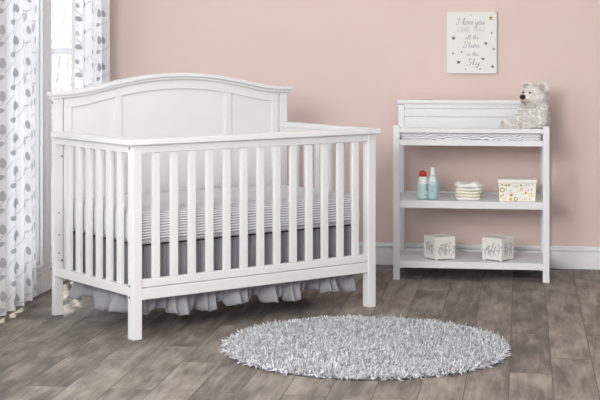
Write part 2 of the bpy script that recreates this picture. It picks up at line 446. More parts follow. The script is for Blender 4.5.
# sides
gs = .0968-SW; b0 = (PW+HB0)/2-(5*.0968+SW)/2
ss = MB().box(.015, .035, 0, SW, .232, .829)
for side in (0, 1):
    x = 0 if side == 0 else CL-PW
    sr = MB().box(x+.008, x+.042, PW, HB0, .829, RT).build('side_rail', m, crib, .002)
    MB().box(x-.02 if side == 0 else x+.0, x+PW if side == 0 else x+PW+.02, .0622, HB0-.001, RT, RT+.026).build('rail_cap', m, sr, .004)
    MB().box(x+.006, x+.042, PW, HB0, .190, .232).build('bottom_rail', m, crib, .003)
    s1 = MB().box(x+.015, x+.035, 0, SW, .232, .829).build('slat', m, crib, .003)
    s1.location = (0, b0, 0)
    for k in range(1, 6): copy_part(s1, crib, (0, k*(SW+gs), 0))
# headboard
tab = [(0, 1.1310), (.1, 1.1290), (.2, 1.1205), (.3, 1.1065), (.38, 1.0915), (.48, 1.0705), (.56, 1.0575), (.63, 1.0505), (.70, 1.0480), (.76, 1.0480)]
def crown(s):
    d = abs(s-.70)
    for (a, za), (b, zb) in zip(tab, tab[1:]):
        if d <= b:
            t = (d-a)/(b-a); return za+(zb-za)*t
    return tab[-1][1]
xs = lambda a, b, n=60: [a+(b-a)*i/n for i in range(n+1)]
def smooth_crown(s): return sum(crown(s+k*.012) for k in range(-4, 5))/9
C = smooth_crown
hb = MB().strip(xs(.055, CL-.055), lambda s: .18, lambda s: C(s)-.03, HB0+.013, HB0+.020).build('headboard', m, crib)
fr = MB()
fr.strip(xs(.055, CL-.055), lambda s: C(s)-.047, C, HB0+.002, HB0+.025)
B = HB0+.004
for a, b in ((.055, .098), (.340, .378), (1.000, 1.038), (CL-.098, CL-.055)): fr.strip(xs(a, b, 6), lambda s: .26, lambda s: C(s)-.046, B, HB0+.024)
fr.box(.055, CL-.055, B, HB0+.038, .18, .27)
fr.build('panel_frame', m, hb, .002)
cap = MB(); cap.strip(xs(-.022, CL+.024, 90), lambda s: C(s)+.015, lambda s: C(s)+.034, HB0-.026, CD+.010)
cap.build('crown_cap', m, hb, .004)
cap = MB(); cap.strip(xs(-.012, CL+.014, 90), lambda s: C(s), lambda s: C(s)+.0152, HB0-.013, CD+.006)
cap.build('crown_moulding', m, hb, .004)
sp = MB()
sp.box(.052, CL-.052, .095, .107, .394, .406); sp.box(.052, CL-.052, HB0-.05, HB0-.038, .394, .406)
sp.box(.095, .107, .107, HB0-.05, .394, .406); sp.box(CL-.107, CL-.095, .107, HB0-.05, .394, .406)
for k in range(9): sp.box(.1075, CL-.1075, .115+k*.063, .121+k*.063, .398, .404)
sp.build('mattress_support', M['support'], crib)

# mattress: rounded slab with a striped sheet
def slab(name, x0, x1, y0, y1, z0, z1, rad, material, bulge, seed, nx=60, ny=34, nz=10, wr=.0015):
    """rounded box with a 'stripe' coordinate: height on the sides, plus distance from the front edge on top"""
    sx, sy, sz = (x1-x0)/2, (y1-y0)/2, (z1-z0)/2
    vs = {}; V = []; F = []
    def vid(i, j, k):
        key = (i, j, k)
        if key not in vs: vs[key] = len(V); V.append([2*i/nx-1, 2*j/ny-1, 2*k/nz-1])
        return vs[key]
    for i in range(nx):
        for j in range(ny):
            F.append([vid(i, j, nz), vid(i+1, j, nz), vid(i+1, j+1, nz), vid(i, j+1, nz)])
            F.append([vid(i, j, 0), vid(i, j+1, 0), vid(i+1, j+1, 0), vid(i+1, j, 0)])
    for i in range(nx):
        for k in range(nz):
            F.append([vid(i, 0, k), vid(i+1, 0, k), vid(i+1, 0, k+1), vid(i, 0, k+1)])
            F.append([vid(i, ny, k), vid(i, ny, k+1), vid(i+1, ny, k+1), vid(i+1, ny, k)])
    for j in range(ny):
        for k in range(nz):
            F.append([vid(0, j, k), vid(0, j, k+1), vid(0, j+1, k+1), vid(0, j+1, k)])
            F.append([vid(nx, j, k), vid(nx, j+1, k), vid(nx, j+1, k+1), vid(nx, j, k+1)])
    out = []; st = []
    for a, b, c in V:
        P = Vector((a*sx, b*sy, c*sz))
        q = Vector((max(-sx+rad, min(sx-rad, P.x)), max(-sy+rad, min(sy-rad, P.y)), max(-sz+rad, min(sz-rad, P.z))))
        d = P-q
        if d.length > 1e-9: P = q+d.normalized()*min(rad, max(abs(d.x), abs(d.y), abs(d.z)))
        top = (c+1)/2
        P.z += bulge*top*(1-a*a)*(1-b*b)
        n = noise.noise(Vector((P.x*7+seed, P.y*7, P.z*16)))
        P += Vector((math.copysign(1, a)*(abs(a) > .98), math.copysign(1, b)*(abs(b) > .98), (c > .98)*1.0))*n*wr*2
        out.append(P+Vector(((x0+x1)/2, (y0+y1)/2, (z0+z1)/2)))
        st.append(P.z + (P.y+sy))
    mb = MB(); mb.add(out, F); o = mb.build(name, material, None, 0, True)
    at = o.data.attributes.new('stripe', 'FLOAT', 'POINT'); at.data.foreach_set('value', st)
    return o
ma = slab('crib_mattress', .048, CL-.048, .050, HB0-.004, .409, .562, .035, M['sheet'], .012, 1)
place(ma, crib.location, .6442); tag(ma, 'crib mattress in a white and grey striped fitted sheet, inside the crib', 'mattress')

# skirt: gathered grey valance hanging round the mattress support
def skirt():
    mb = MB()
    def panel(p0, p1, out, seed, n, depth_mid):
        rnd = random.Random(seed); p0 = Vector(p0); p1 = Vector(p1); L = (p1-p0).length; out = Vector(out)
        comps = [(rnd.uniform(.8, 1.2), rnd.uniform(0, 6.28)) for _ in range(6)]
        nz = 14; v = []; f = []
        for i in range(n+1):
            t = L*i/n
            big = math.sin(2*PI*t/.20*comps[0][0]+comps[0][1]+.9*math.sin(2*PI*t/.41+comps[1][1]))
            med = math.sin(2*PI*t/.062*comps[2][0]+comps[2][1]+1.2*math.sin(2*PI*t/.23+comps[3][1]))
            sm = math.sin(2*PI*t/.027*comps[4][0]+comps[4][1])
            hem = .080+.022*max(0, -big)+.007*med+.012*math.sin(2*PI*t/.52+comps[5][1])
            for j in range(nz+1):
                g = j/nz; z = .4035+(hem-.4035)*g
                up = min(1, g*1.5)
                low = max(0, (g-.70)/.30)
                d = .0055*sm*(1-.6*g)+.0075*med*up*(1+1.0*low)+.005*big*up+low*(.026*big+.005*med)+low*.014*math.sin(2*PI*t/.31+comps[1][0]*5)
                p = p0.lerp(p1, i/n)+out*(d-.010)
                v.append((p.x, p.y, z))
        for i in range(n):
            for j in range(nz): f.append((i*(nz+1)+j, i*(nz+1)+j+1, (i+1)*(nz+1)+j+1, (i+1)*(nz+1)+j))
        mb.add(v, f)
    panel((.072, .072), (CL-.072, .072), (0, -1), 2, 420, 0)
    panel((.072, HB0-.012), (.072, .082), (-1, 0), 5, 230, 0)
    panel((CL-.072, .082), (CL-.072, HB0-.03), (1, 0), 6, 230, 0)
    v = []
    o = mb.build('crib_skirt', M['skirt'], None, 0, True)
    s = o.modifiers.new('thickness', 'SOLIDIFY'); s.thickness = .0012; s.offset = 0
    place(o, crib.location, .6442); tag(o, 'gathered grey cloth crib skirt hanging below the mattress to above the floor', 'crib skirt')
skirt()

# ------------------------------------------------------------------ changing table
TL = Vector((.517, 8.270, 0)); TA = R(-7.5); TW, TD, TP = .858, .458, .036
tbl = thing('changing_table', 'white open changing table with two shelves and a grooved backboard', 'changing table', TL, TA)
m = M['table_white']
def T(x, y, z): return TL+Vector((math.cos(TA)*x-math.sin(TA)*y, math.sin(TA)*x+math.cos(TA)*y, z))
for x in (0, TW-TP):
    MB().box(x, x+TP, 0, TP, 0, .857).build('post', m, tbl, .0025)
    MB().box(x, x+TP, TD-TP, TD, 0, .955).build('post', m, tbl, .0025)
MB().box(TP, TW-TP, .006, .026, .818, .842).build('front_rail', m, tbl, .002)
MB().box(TP, TW-TP, .003, .028, .747, .778).build('deck_rail', m, tbl, .002)
for x in (.006, TW-.026):
    MB().box(x, x+.020, TP, TD-TP, .795, .822).build('side_rail', m, tbl, .002)
    MB().box(x, x+.022, TP, TD-TP, .745, .778).build('side_rail', m, tbl, .002)
MB().box(.028, TW-.028, .028, TD-TP-.001, .752, .768).build('changing_deck', m, tbl)
bp = MB()
for z0, z1 in ((.745, .8815), (.8865, .9295), (.9345, .962)): bp.box(TP, TW-TP, TD-.030, TD-.008, z0, z1)
bp.box(TP, TW-TP, TD-.021, TD-.010, .745, .962)
bpo = bp.build('backboard', m, tbl, .0015)
for x in (0, TW-TP):
    pass
MB().box(-.004, TW+.004, TD-.046, TD+.004, .962, .983).build('backboard_cap', m, bpo, .003)
for x in (.0, TW-TP): MB().box(x+.001, x+TP-.001, TD-.030, TD-.008, .956, .962).build('cap_block', m, bpo)
for z0, z1 in ((.400, .440), (.068, .104)):
    s = MB()
    s.box(TP, TW-TP, .003, .025, z0, z1); s.box(TP, TW-TP, TD-.025, TD-.003, z0, z1+.008)
    s.box(.006, .026, TP, TD-TP, z0, z1+.004); s.box(TW-.026, TW-.006, TP, TD-TP, z0, z1+.004)
    s.box(.026, TW-.026, .025, TD-.025, z0+.012, z1-.0005)
    s.build('shelf', m, tbl, .002)
SH1, SH0 = .4402, .1043
pad = slab('changing_pad', .040, TW-.040, .032, TD-.050, .7685, .822, .018, M['pad'], .0, 4, 70, 30, 8, .002)
place(pad, TL, TA); tag(pad, 'white changing pad with wavy grey zebra stripes on top of the changing table', 'changing pad')

# storage cubes
def strokes_on(mb, O, ux, uz, nrm, w, h, seed):
    rnd = random.Random(seed); O = Vector(O); ux = Vector(ux); uz = Vector(uz); nrm = Vector(nrm)*.0008
    P = lambda a, b: O+ux*a+uz*b+nrm
    def ribbon(pts, wd):
        v = []; f = []
        for i, p in enumerate(pts):
            a = pts[max(i-1, 0)]; b = pts[min(i+1, len(pts)-1)]; d = Vector((b[0]-a[0], b[1]-a[1]))
            d = d.normalized() if d.length > 1e-9 else Vector((1, 0))
            x = wd*(.4+.6*math.sin(PI*(i+.5)/len(pts)))
            v += [P(p[0]-d.y*x/2, p[1]+d.x*x/2), P(p[0]+d.y*x/2, p[1]-d.x*x/2)]
        for i in range(len(pts)-1): f.append((2*i, 2*i+1, 2*i+3, 2*i+2))
        mb.add(v, f)
    for k in range(7):
        x = w*(.14+.72*(k+.5)/7); y = h*(.12+.1*rnd.random()); L = h*rnd.uniform(.3, .62); c = rnd.uniform(-1.2, 1.2)*.14*w
        pts = [(x+c*math.sin(t*2.6)+.02*w*t, y+L*t) for t in [i/9 for i in range(10)]]
        ribbon(pts, .0042)
        for j in (3, 6, 8):
            a = rnd.choice((-1, 1)); q = pts[j]; l = w*rnd.uniform(.06, .13)
            ribbon([(q[0]+a*l*t, q[1]+l*(.2*t+.8*t*t)) for t in (0, .35, .7, 1)], .0036)
        q = pts[-1]; n = 8; r = rnd.uniform(.004, .007)
        mb.add([P(q[0]+r*math.cos(2*PI*i/n), q[1]+r*.7*math.sin(2*PI*i/n)) for i in range(n)], [tuple(range(n))])
    ribbon([(w*(.12+.76*t), h*(.42+.05*math.sin(9*t+seed))) for t in [i/12 for i in range(13)]], .003)
def cube_bin(px, py, rz, label, seed):
    S, Hh, t = .126, .128, .006
    th = thing('storage_cube', label, 'storage cube', T(px, py, SH0), TA+rz, 'storage cubes on the lowest shelf')
    b = MB(); z0 = .007; a = S/2
    b.box(-a, a, -a, -a+t, z0, Hh); b.box(-a, a, a-t, a, z0, Hh); b.box(-a, -a+t, -a+t, a-t, z0, Hh); b.box(a-t, a, -a+t, a-t, z0, Hh)
    b.box(-a+t, a-t, -a+t, a-t, z0, z0+t)
    b.box(-a+t, a-t, -a+t, a-t, Hh-.012, Hh-.004)
    b.cur = 1
    strokes_on(b, (-a, -a, z0), (1, 0, 0), (0, 0, 1), (0, -1, 0), S, Hh-z0, seed)
    strokes_on(b, (-a, a, z0), (0, -1, 0), (0, 0, 1), (-1, 0, 0), S, Hh-z0, seed+1)
    strokes_on(b, (a, -a, z0), (0, 1, 0), (0, 0, 1), (1, 0, 0), S, Hh-z0, seed+2)
    b.build('body', [M['cube'], M['cube_print']], th)
    for sx in (-1, 1):
        for sy in (-1, 1): MB().box(sx*.054-.006, sx*.054+.006, sy*.054-.006, sy*.054+.006, 0, .0072).build('foot', M['cube'], th)
cube_bin(.253, .122, R(33), 'white cube with grey flourish print below the diapers and bottles, left of its twin', 11)
cube_bin(.578, .122, R(-32), 'white cube with grey flourish print below the dotted box, right of its twin', 31)

# dotted box with lid
bx = thing('storage_box', 'cream lidded storage box with olive and orange rings, beside the diaper stack', 'box', T(.682, .125, SH1), TA+R(1.5))
b = MB(); w0, w1, d0, d1, hh = .098, .103, .070, .074, .104
v = [(-w0, -d0, 0), (w0, -d0, 0), (w0, d0, 0), (-w0, d0, 0), (-w1, -d1, hh), (w1, -d1, hh), (w1, d1, hh), (-w1, d1, hh)]
b.add(v, [(3, 2, 1, 0), (4, 5, 6, 7), (0, 1, 5, 4), (1, 2, 6, 5), (2, 3, 7, 6), (3, 0, 4, 7)])
def ring(a, z, r0, r1, mi, face):
    b.cur = mi; n = 18
    def P(x, zz):
        g = zz/hh
        if face == 'f': return (x, -(d0+(d1-d0)*g)-.0007, zz)
        if face == 'r': return (w0+(w1-w0)*g+.0007, x, zz)
        return (-(w0+(w1-w0)*g)-.0007, x, zz)
    if r0 == 0: b.add([P(a+r1*math.cos(2*PI*k/n), z+r1*math.sin(2*PI*k/n)) for k in range(n)], [tuple(range(n))]); return
    v = [P(a+r*math.cos(2*PI*k/n), z+r*math.sin(2*PI*k/n)) for r in (r0, r1) for k in range(n)]
    b.add(v, [(k, (k+1) % n, n+(k+1) % n, n+k) for k in range(n)])
# placed after the photo: (x, z, inner, outer, colour)   1 olive 2 yellow 3 orange 4 pink 5 sage
for a, z, r0, r1, c_ in [(-.082, .062, .008, .014, 1), (-.062, .088, 0, .006, 1), (-.046, .088, 0, .007, 1), (-.068, .094, .004, .009, 2), (-.083, .090, 0, .005, 1), (-.036, .058, 0, .006, 5),
      (-.033, .034, 0, .008, 1), (-.033, .034, .009, .012, 2), (-.052, .042, 0, .005, 4), (-.077, .034, 0, .006, 3), (-.090, .026, 0, .005, 1), (-.072, .012, .004, .009, 2), (-.036, .010, 0, .008, 3), (-.008, .012, .006, .012, 1),
      (-.003, .082, .003, .008, 5), (.020, .088, 0, .006, 1), (.022, .066, .004, .008, 3), (.006, .056, 0, .006, 4), (.047, .046, 0, .007, 3), (.032, .038, 0, .005, 5), (.072, .036, .007, .013, 2), (.048, .088, .003, .007, 5),
      (.062, .088, .002, .006, 5), (.060, .062, 0, .004, 1), (.078, .066, 0, .005, 3), (.068, .012, 0, .006, 2), (.044, .014, .003, .008, 5), (.018, .022, 0, .006, 4), (-.012, .036, 0, .005, 4), (-.062, .064, 0, .005, 5), (-.022, .078, 0, .004, 4), (.086, .092, 0, .005, 2), (.03, .008, 0, .005, 2)]:
    ring(a, z, r0, r1, c_, 'f')
for fc in 'rl':
    for a, z, r0, r1, c_ in [(-.05, .06, .007, .013, 1), (-.02, .085, 0, .006, 3), (.02, .05, .005, .011, 2), (.05, .08, 0, .006, 1), (-.03, .02, 0, .007, 3), (.045, .02, .005, .01, 5), (.0, .03, 0, .004, 1)]: ring(a, z, r0, r1, c_, fc)
b.build('body', [M['box'], M['dot_olive'], M['dot_yellow'], M['dot_orange'], M['dot_pink'], M['dot_sage']], bx)
MB().box(-.1085, .1085, -.0795, .0795, hh-.006, hh+.016).build('lid', M['box_lid'], bx, .005)

# diapers: folded pads in a stack
def diaper(z, w, d, h, rz, seed, label, material, fr):
    mb = MB(); n, mm = 44, 9; v = []; f = []; rnd = random.Random(seed); p1, p2, p3 = [rnd.uniform(0, 6) for _ in range(3)]
    for j in range(mm):
        t = -PI/2+PI*j/(mm-1)
        for i in range(n):
            a = 2*PI*i/n; ca, sa = math.cos(a), math.sin(a); e = .55
            x = math.copysign(abs(ca)**e, ca); y = math.copysign(abs(sa)**e, sa)
            r = .74+.26*max(0, math.cos(t))**.6
            ru = 1+fr*(.5+.5*math.sin(t))*math.sin(9*a+p1+2*math.sin(3*a+p2))*.10
            zz = h*(.5+.5*math.sin(t))+fr*h*.55*max(0, math.sin(t))*math.sin(7*a+p2)*math.sin(4*a+p3)
            v.append((x*r*ru*w/2, y*r*ru*d/2, zz+.05*h*math.sin(5*a+p3)*(.5+.5*math.sin(t))))
    for j in range(mm-1):
        for i in range(n): f.append((j*n+i, j*n+(i+1) % n, (j+1)*n+(i+1) % n, (j+1)*n+i))
    f.append(tuple(reversed(range(n))))
    k = len(v); v.append((0, 0, h*1.02))
    for i in range(n): f.append(((mm-1)*n+i, (mm-1)*n+(i+1) % n, k))
    mb.add(v, f)
    # fold line along the front: a second leaf lying in the fold
    o = mb.build('folded_diaper', material, None, 0, True)
    place(o, T(.414, .118, SH1+z), TA+rz); tag(o, label, 'diaper', 'stacked diapers on the middle shelf')
    return o
lab = ['lowest folded cream diaper, lying on the middle shelf under the others', 'second folded diaper from the bottom of the small stack', 'third folded diaper from the bottom of the small stack',
       'fourth folded diaper from the bottom, just under the ruffled top one', 'ruffled white diaper on the very top of the small stack']
zz = 0
for k in range(5):
    h = [.0155, .0155, .0155, .016, .021][k]
    diaper(zz, [.136, .142, .140, .146, .148][k], .115, h, [.05, -.06, .08, -.04, .1][k], 20+k, lab[k], M['diaper_cream'] if k in (1, 2) else M['diaper'], [.1, .15, .3, .5, .9][k])
    zz += h*1.10

# aqua bin with two bottles
AB = T(.188, .085, SH1)
ab = thing('clear_bin', 'clear aqua plastic bin holding two baby care bottles on the middle shelf', 'bin', AB, TA)
b = MB(); a, d, h, t = .063, .036, .086, .0022
b.box(-a, a, -d, -d+t, 0, h); b.box(-a, a, d-t, d, 0, h); b.box(-a, -a+t, -d+t, d-t, 0, h); b.box(a-t, a, -d+t, d-t, 0, h); b.box(-a+t, a-t, -d+t, d-t, 0, .003)
b.build('bin_wall', M['aqua'], ab)
b = MB(); b.box(-a-.001, a+.001, -d-.001, d+.001, h-.001, h+.002); 
rim = MB()
for x0, x1, y0, y1 in ((-a-.001, a+.001, -d-.001, -d+.0022), (-a-.001, a+.001, d-.0022, d+.001), (-a-.001, -a+.0022, -d+.0022, d-.0022), (a-.0022, a+.001, -d+.0022, d-.0022)): rim.box(x0, x1, y0, y1, h, h+.003)
rim.build('rim', M['aqua'], ab)
def BL(x, y): return T(.188+x, .085+y, SH1+.0032)
bt = thing('lotion_bottle', 'white lotion bottle with a round red cap in the aqua bin', 'bottle', BL(-.026, 0), TA)
MB().lathe([(.022, 0), (.0255, .003), (.0265, .012), (.0265, .085), (.0255, .105), (.0215, .121), (.0175, .127)], n=28).build('body', M['bottle'], bt, 0, True)
MB().lathe([(.0195, .125), (.0215, .128), (.0215, .143), (.0185, .152), (.010, .157), (.001, .158)], n=28).build('cap', M['red'], bt, 0, True)
lb = MB()
def wrap(mb, r, a0, a1, z0, z1, n=5):
    v = []
    for i in range(n+1):
        t = a0+(a1-a0)*i/n; v += [(r*math.cos(t), r*math.sin(t), z0), (r*math.cos(t), r*math.sin(t), z1)]
    mb.add(v, [(2*i, 2*i+2, 2*i+3, 2*i+1) for i in range(n)])
for k, (z0, z1, a0, a1) in enumerate([(.078, .084, -.9, -.45), (.070, .075, -1.0, -.5), (.062, .067, -.8, -.35), (.052, .059, -.95, -.35), (.044, .049, -.7, -.3), (.020, .0245, -1.3, -.55)]): wrap(lb, .0271, a0, a1, z0, z1)
lb.build('label_print', M['print_dark'], bt)
sb = thing('spray_bottle', 'slim pale spray bottle with a tall clear cap in the aqua bin', 'bottle', BL(.027, .0), TA)
MB().lathe([(.020, 0), (.0235, .003), (.0245, .012), (.0245, .092), (.0235, .108), (.018, .122), (.0135, .129)], n=28).build('body', M['bottle_clear'], sb, 0, True)
MB().lathe([(.0150, .127), (.0150, .140), (.0125, .143), (.0125, .166), (.0105, .1755), (.004, .178)], n=24).build('cap', M['bottle'], sb, 0, True)
lb = MB()
for z0, z1, a0, a1 in [(.088, .096, -1.95, -1.35), (.070, .073, -2.0, -1.2), (.060, .064, -1.9, -1.25), (.040, .056, -1.85, -1.4)]: wrap(lb, .0249, a0, a1, z0, z1)
lb.build('label_print', M['aqua_print'], sb)

# ------------------------------------------------------------------ tufts
def tufts(P, Nn, length, width, lean, seed, nseg=3, sides=3):
    """numpy: bent tapering strands; returns verts, quads, tint per vertex"""
    g = np.random.default_rng(seed); n = len(P)
    D = Nn+g.normal(0, lean, (n, 3)); D /= np.linalg.norm(D, axis=1)[:, None]
    B = g.normal(0, 1, (n, 3)); B -= (B*D).sum(1)[:, None]*D; B /= np.linalg.norm(B, axis=1)[:, None]
    Cc = np.cross(D, B)
    L = length*g.uniform(.65, 1.25, n)[:, None]; wv = width*g.uniform(.7, 1.3, n)[:, None]
    curl = g.uniform(.3, 1.25, n)[:, None]
    V = np.zeros((n, nseg, sides, 3))
    for s in range(nseg):
        t = s/(nseg-1)
        c = P+D*L*t*(1-.28*curl*t)+B*L*curl*t*t
        r = wv*(1-.45*t*t)*.5
        for k in range(sides):
            a = 2*PI*k/sides
            V[:, s, k] = c+Cc*r*math.cos(a)+(B*(1-.5*t)+D*(-.6*t))*r*math.sin(a)
    F = []
    base = np.arange(n)[:, None]*nseg*sides
    for s in range(nseg-1):
        for k in range(sides):
            l = (k+1) % sides
            F.append(base+np.array([[s*sides+k, s*sides+l, (s+1)*sides+l, (s+1)*sides+k]]))
    F = np.concatenate(F)
    tint = np.repeat(g.uniform(0, 1, n), nseg*sides)
    return V.reshape(-1, 3), F, tint
def quad_mesh(name, V, F, mats, parent, tint=None, tri=None):
    me = bpy.data.meshes.new(name); nf = len(F)
    me.vertices.add(len(V)); me.vertices.foreach_set('co', V.astype(np.float32).ravel())
    me.loops.add(nf*4); me.loops.foreach_set('vertex_index', F.astype(np.int32).ravel())
    me.polygons.add(nf); me.polygons.foreach_set('loop_start', np.arange(0, nf*4, 4, dtype=np.int32)); me.polygons.foreach_set('loop_total', np.full(nf, 4, np.int32))
    for m_ in mats: me.materials.append(m_)
    me.update(calc_edges=True); me.validate()
    me.polygons.foreach_set('use_smooth', [True]*len(me.polygons))
    if tint is not None:
        at = me.attributes.new('tint', 'FLOAT', 'POINT'); at.data.foreach_set('value', tint.astype(np.float32))
    o = bpy.data.objects.new(name, me); COL.objects.link(o)
    if parent: o.parent = parent
    return o
# rug
rug = thing('shag_rug', 'round light grey shag rug lying on the wood plank floor', 'rug', (.285, 6.435, 0))
RR = .605
MB().lathe([(RR-.01, 0), (RR-.003, .003), (RR-.003, .010), (RR-.02, .013)], n=72).build('backing', M['rug_back'], rug)
n = 30000
r = RR*np.sqrt(rng.uniform(0, 1, n)); a = rng.uniform(0, 2*PI, n)
P = np.stack([r*np.cos(a), r*np.sin(a), np.full(n, .008)], 1)
edge = np.clip((r/RR-.90)/.10, 0, 1)[:, None]
Nn = np.stack([np.cos(a), np.sin(a), np.zeros(n)], 1)*edge*.9+np.array([[0, 0, 1.]])
V, F, ti = tufts(P, Nn, .0235, .0088, .9, 3, 4)
V[:, 2] = np.maximum(V[:, 2], .001)
po = quad_mesh('pile', V, F, [M['rug']], rug, ti); po['kind'] = 'stuff'

# ------------------------------------------------------------------ teddy bear
bear = thing('teddy_bear', 'shaggy cream teddy bear with black nose sitting on the changing pad', 'teddy bear', T(.786, .215, .8265), TA+R(-47))
bear.scale = (1.13, 1.13, 1.03)
bm_ = MB()
bm_.sphere((0, .006, .072), (.070, .060, .076)); bm_.sphere((0, .0, .045), (.074, .066, .047))
bm_.sphere((0, -.004, .184), (.064, .058, .056)); bm_.sphere((0, -.046, .168), (.038, .040, .031)); bm_.sphere((0, -.02, .150), (.052, .046, .03))
for s in (-1, 1):
    bm_.sphere((s*.055, .004, .233), (.027, .013, .027))
    for t in [i/7 for i in range(8)]:
        bm_.sphere((s*(.058+.026*t-.010*t*t), -.008-.030*t, .122-.074*t), .025-.002*t+.004*(t > .8))
        bm_.sphere((s*(.040+.022*t)-.030*t, -.036-.078*t, .026-.002*t), .027-.003*t)
    bm_.sphere((s*.062-.030, -.116, .028), (.023, .017, .027))
tmp = bm_.build('tmp_body', M['fur'], None)
rm = tmp.modifiers.new('r', 'REMESH'); rm.mode = 'VOXEL'; rm.voxel_size = .0045
sm = tmp.modifiers.new('s', 'SMOOTH'); sm.iterations = 5; sm.factor = .5
dg = bpy.context.evaluated_depsgraph_get(); ev = tmp.evaluated_get(dg); me = bpy.data.meshes.new_from_object(ev)
bpy.data.objects.remove(tmp)
nv = len(me.vertices); BV = np.zeros(nv*3); me.vertices.foreach_get('co', BV); BV = BV.reshape(-1, 3)
BN = np.zeros(nv*3); me.vertices.foreach_get('normal', BN); BN = BN.reshape(-1, 3)
BF = np.array([list(p.vertices) if len(p.vertices) == 4 else list(p.vertices)+[p.vertices[-1]] for p in me.polygons if len(p.vertices) == 4])
sel = rng.permutation(nv)[:min(nv, 5200)]
keep = ~((BV[sel, 1] < -.058) & (BV[sel, 2] > .15) & (np.abs(BV[sel, 0]) < .03))
sel = sel[keep]
face = (BV[sel, 1] < -.03) & (BV[sel, 2] > .14)
down = np.array([[0, 0, -.35]])
Pn = BN[sel]+down
TV, TF, _ = tufts(BV[sel]-BN[sel]*.001, Pn, .0110, .0056, .38, 5)
TV[:, 2] = np.maximum(TV[:, 2], 0.0005); BV[:, 2] = np.maximum(BV[:, 2], 0.0005)
V = np.concatenate([BV, TV]); F = np.concatenate([BF, TF+nv])
body = quad_mesh('body', V, F, [M['fur']], bear)
bpy.data.meshes.remove(me)
MB().sphere((0, -.086, .181), (.0175, .012, .0140)).build('nose', M['nose'], bear, 0, True)
mz = MB().sphere((0, -.0585, .163), (.034, .028, .026)).build('muzzle', M['fur_shade'], bear, 0, True)
mt = MB(); mt.tube([(-.014, -.0795, .147), (-.006, -.0855, .151), (0, -.0867, .156), (.006, -.0855, .151), (.014, -.0795, .147)], .0016); mt.build('mouth', M['nose'], bear)
for s in (-1, 1):
    MB().sphere((s*.023, -.0585, .2035), .0062).build('eye', M['eye'], bear, 0, True)
    MB().sphere((s*.055, -.012, .234), (.0185, .008, .0185)).build('inner_ear', M['fur_shade'], bear, 0, True)
    MB().sphere((s*.062-.030, -.1342, .028), (.016, .004, .019)).build('paw_pad', M['fur_shade'], bear, 0, True)

# ------------------------------------------------------------------ wall art
AQ = .955  # placed on the pink wall
pc = W(0, 0)
art_c = Vector((1.010, 0, 0)); # solve the wall point for x = 1.010
pA = (art_c.x-K.x)/E1.x
AW, AH, AT = .292, .362, .028
az0 = HC-(73.4-38.64)*8.75/1488.3
art = thing('wall_art', 'white canvas with grey lettering and scattered stars hanging on the pink wall', 'wall art', W(pA, -.0005, az0), WA)
MB().box(-AW/2, AW/2, -AT, 0, 0, AH).build('canvas', M['canvas'], art, .002)
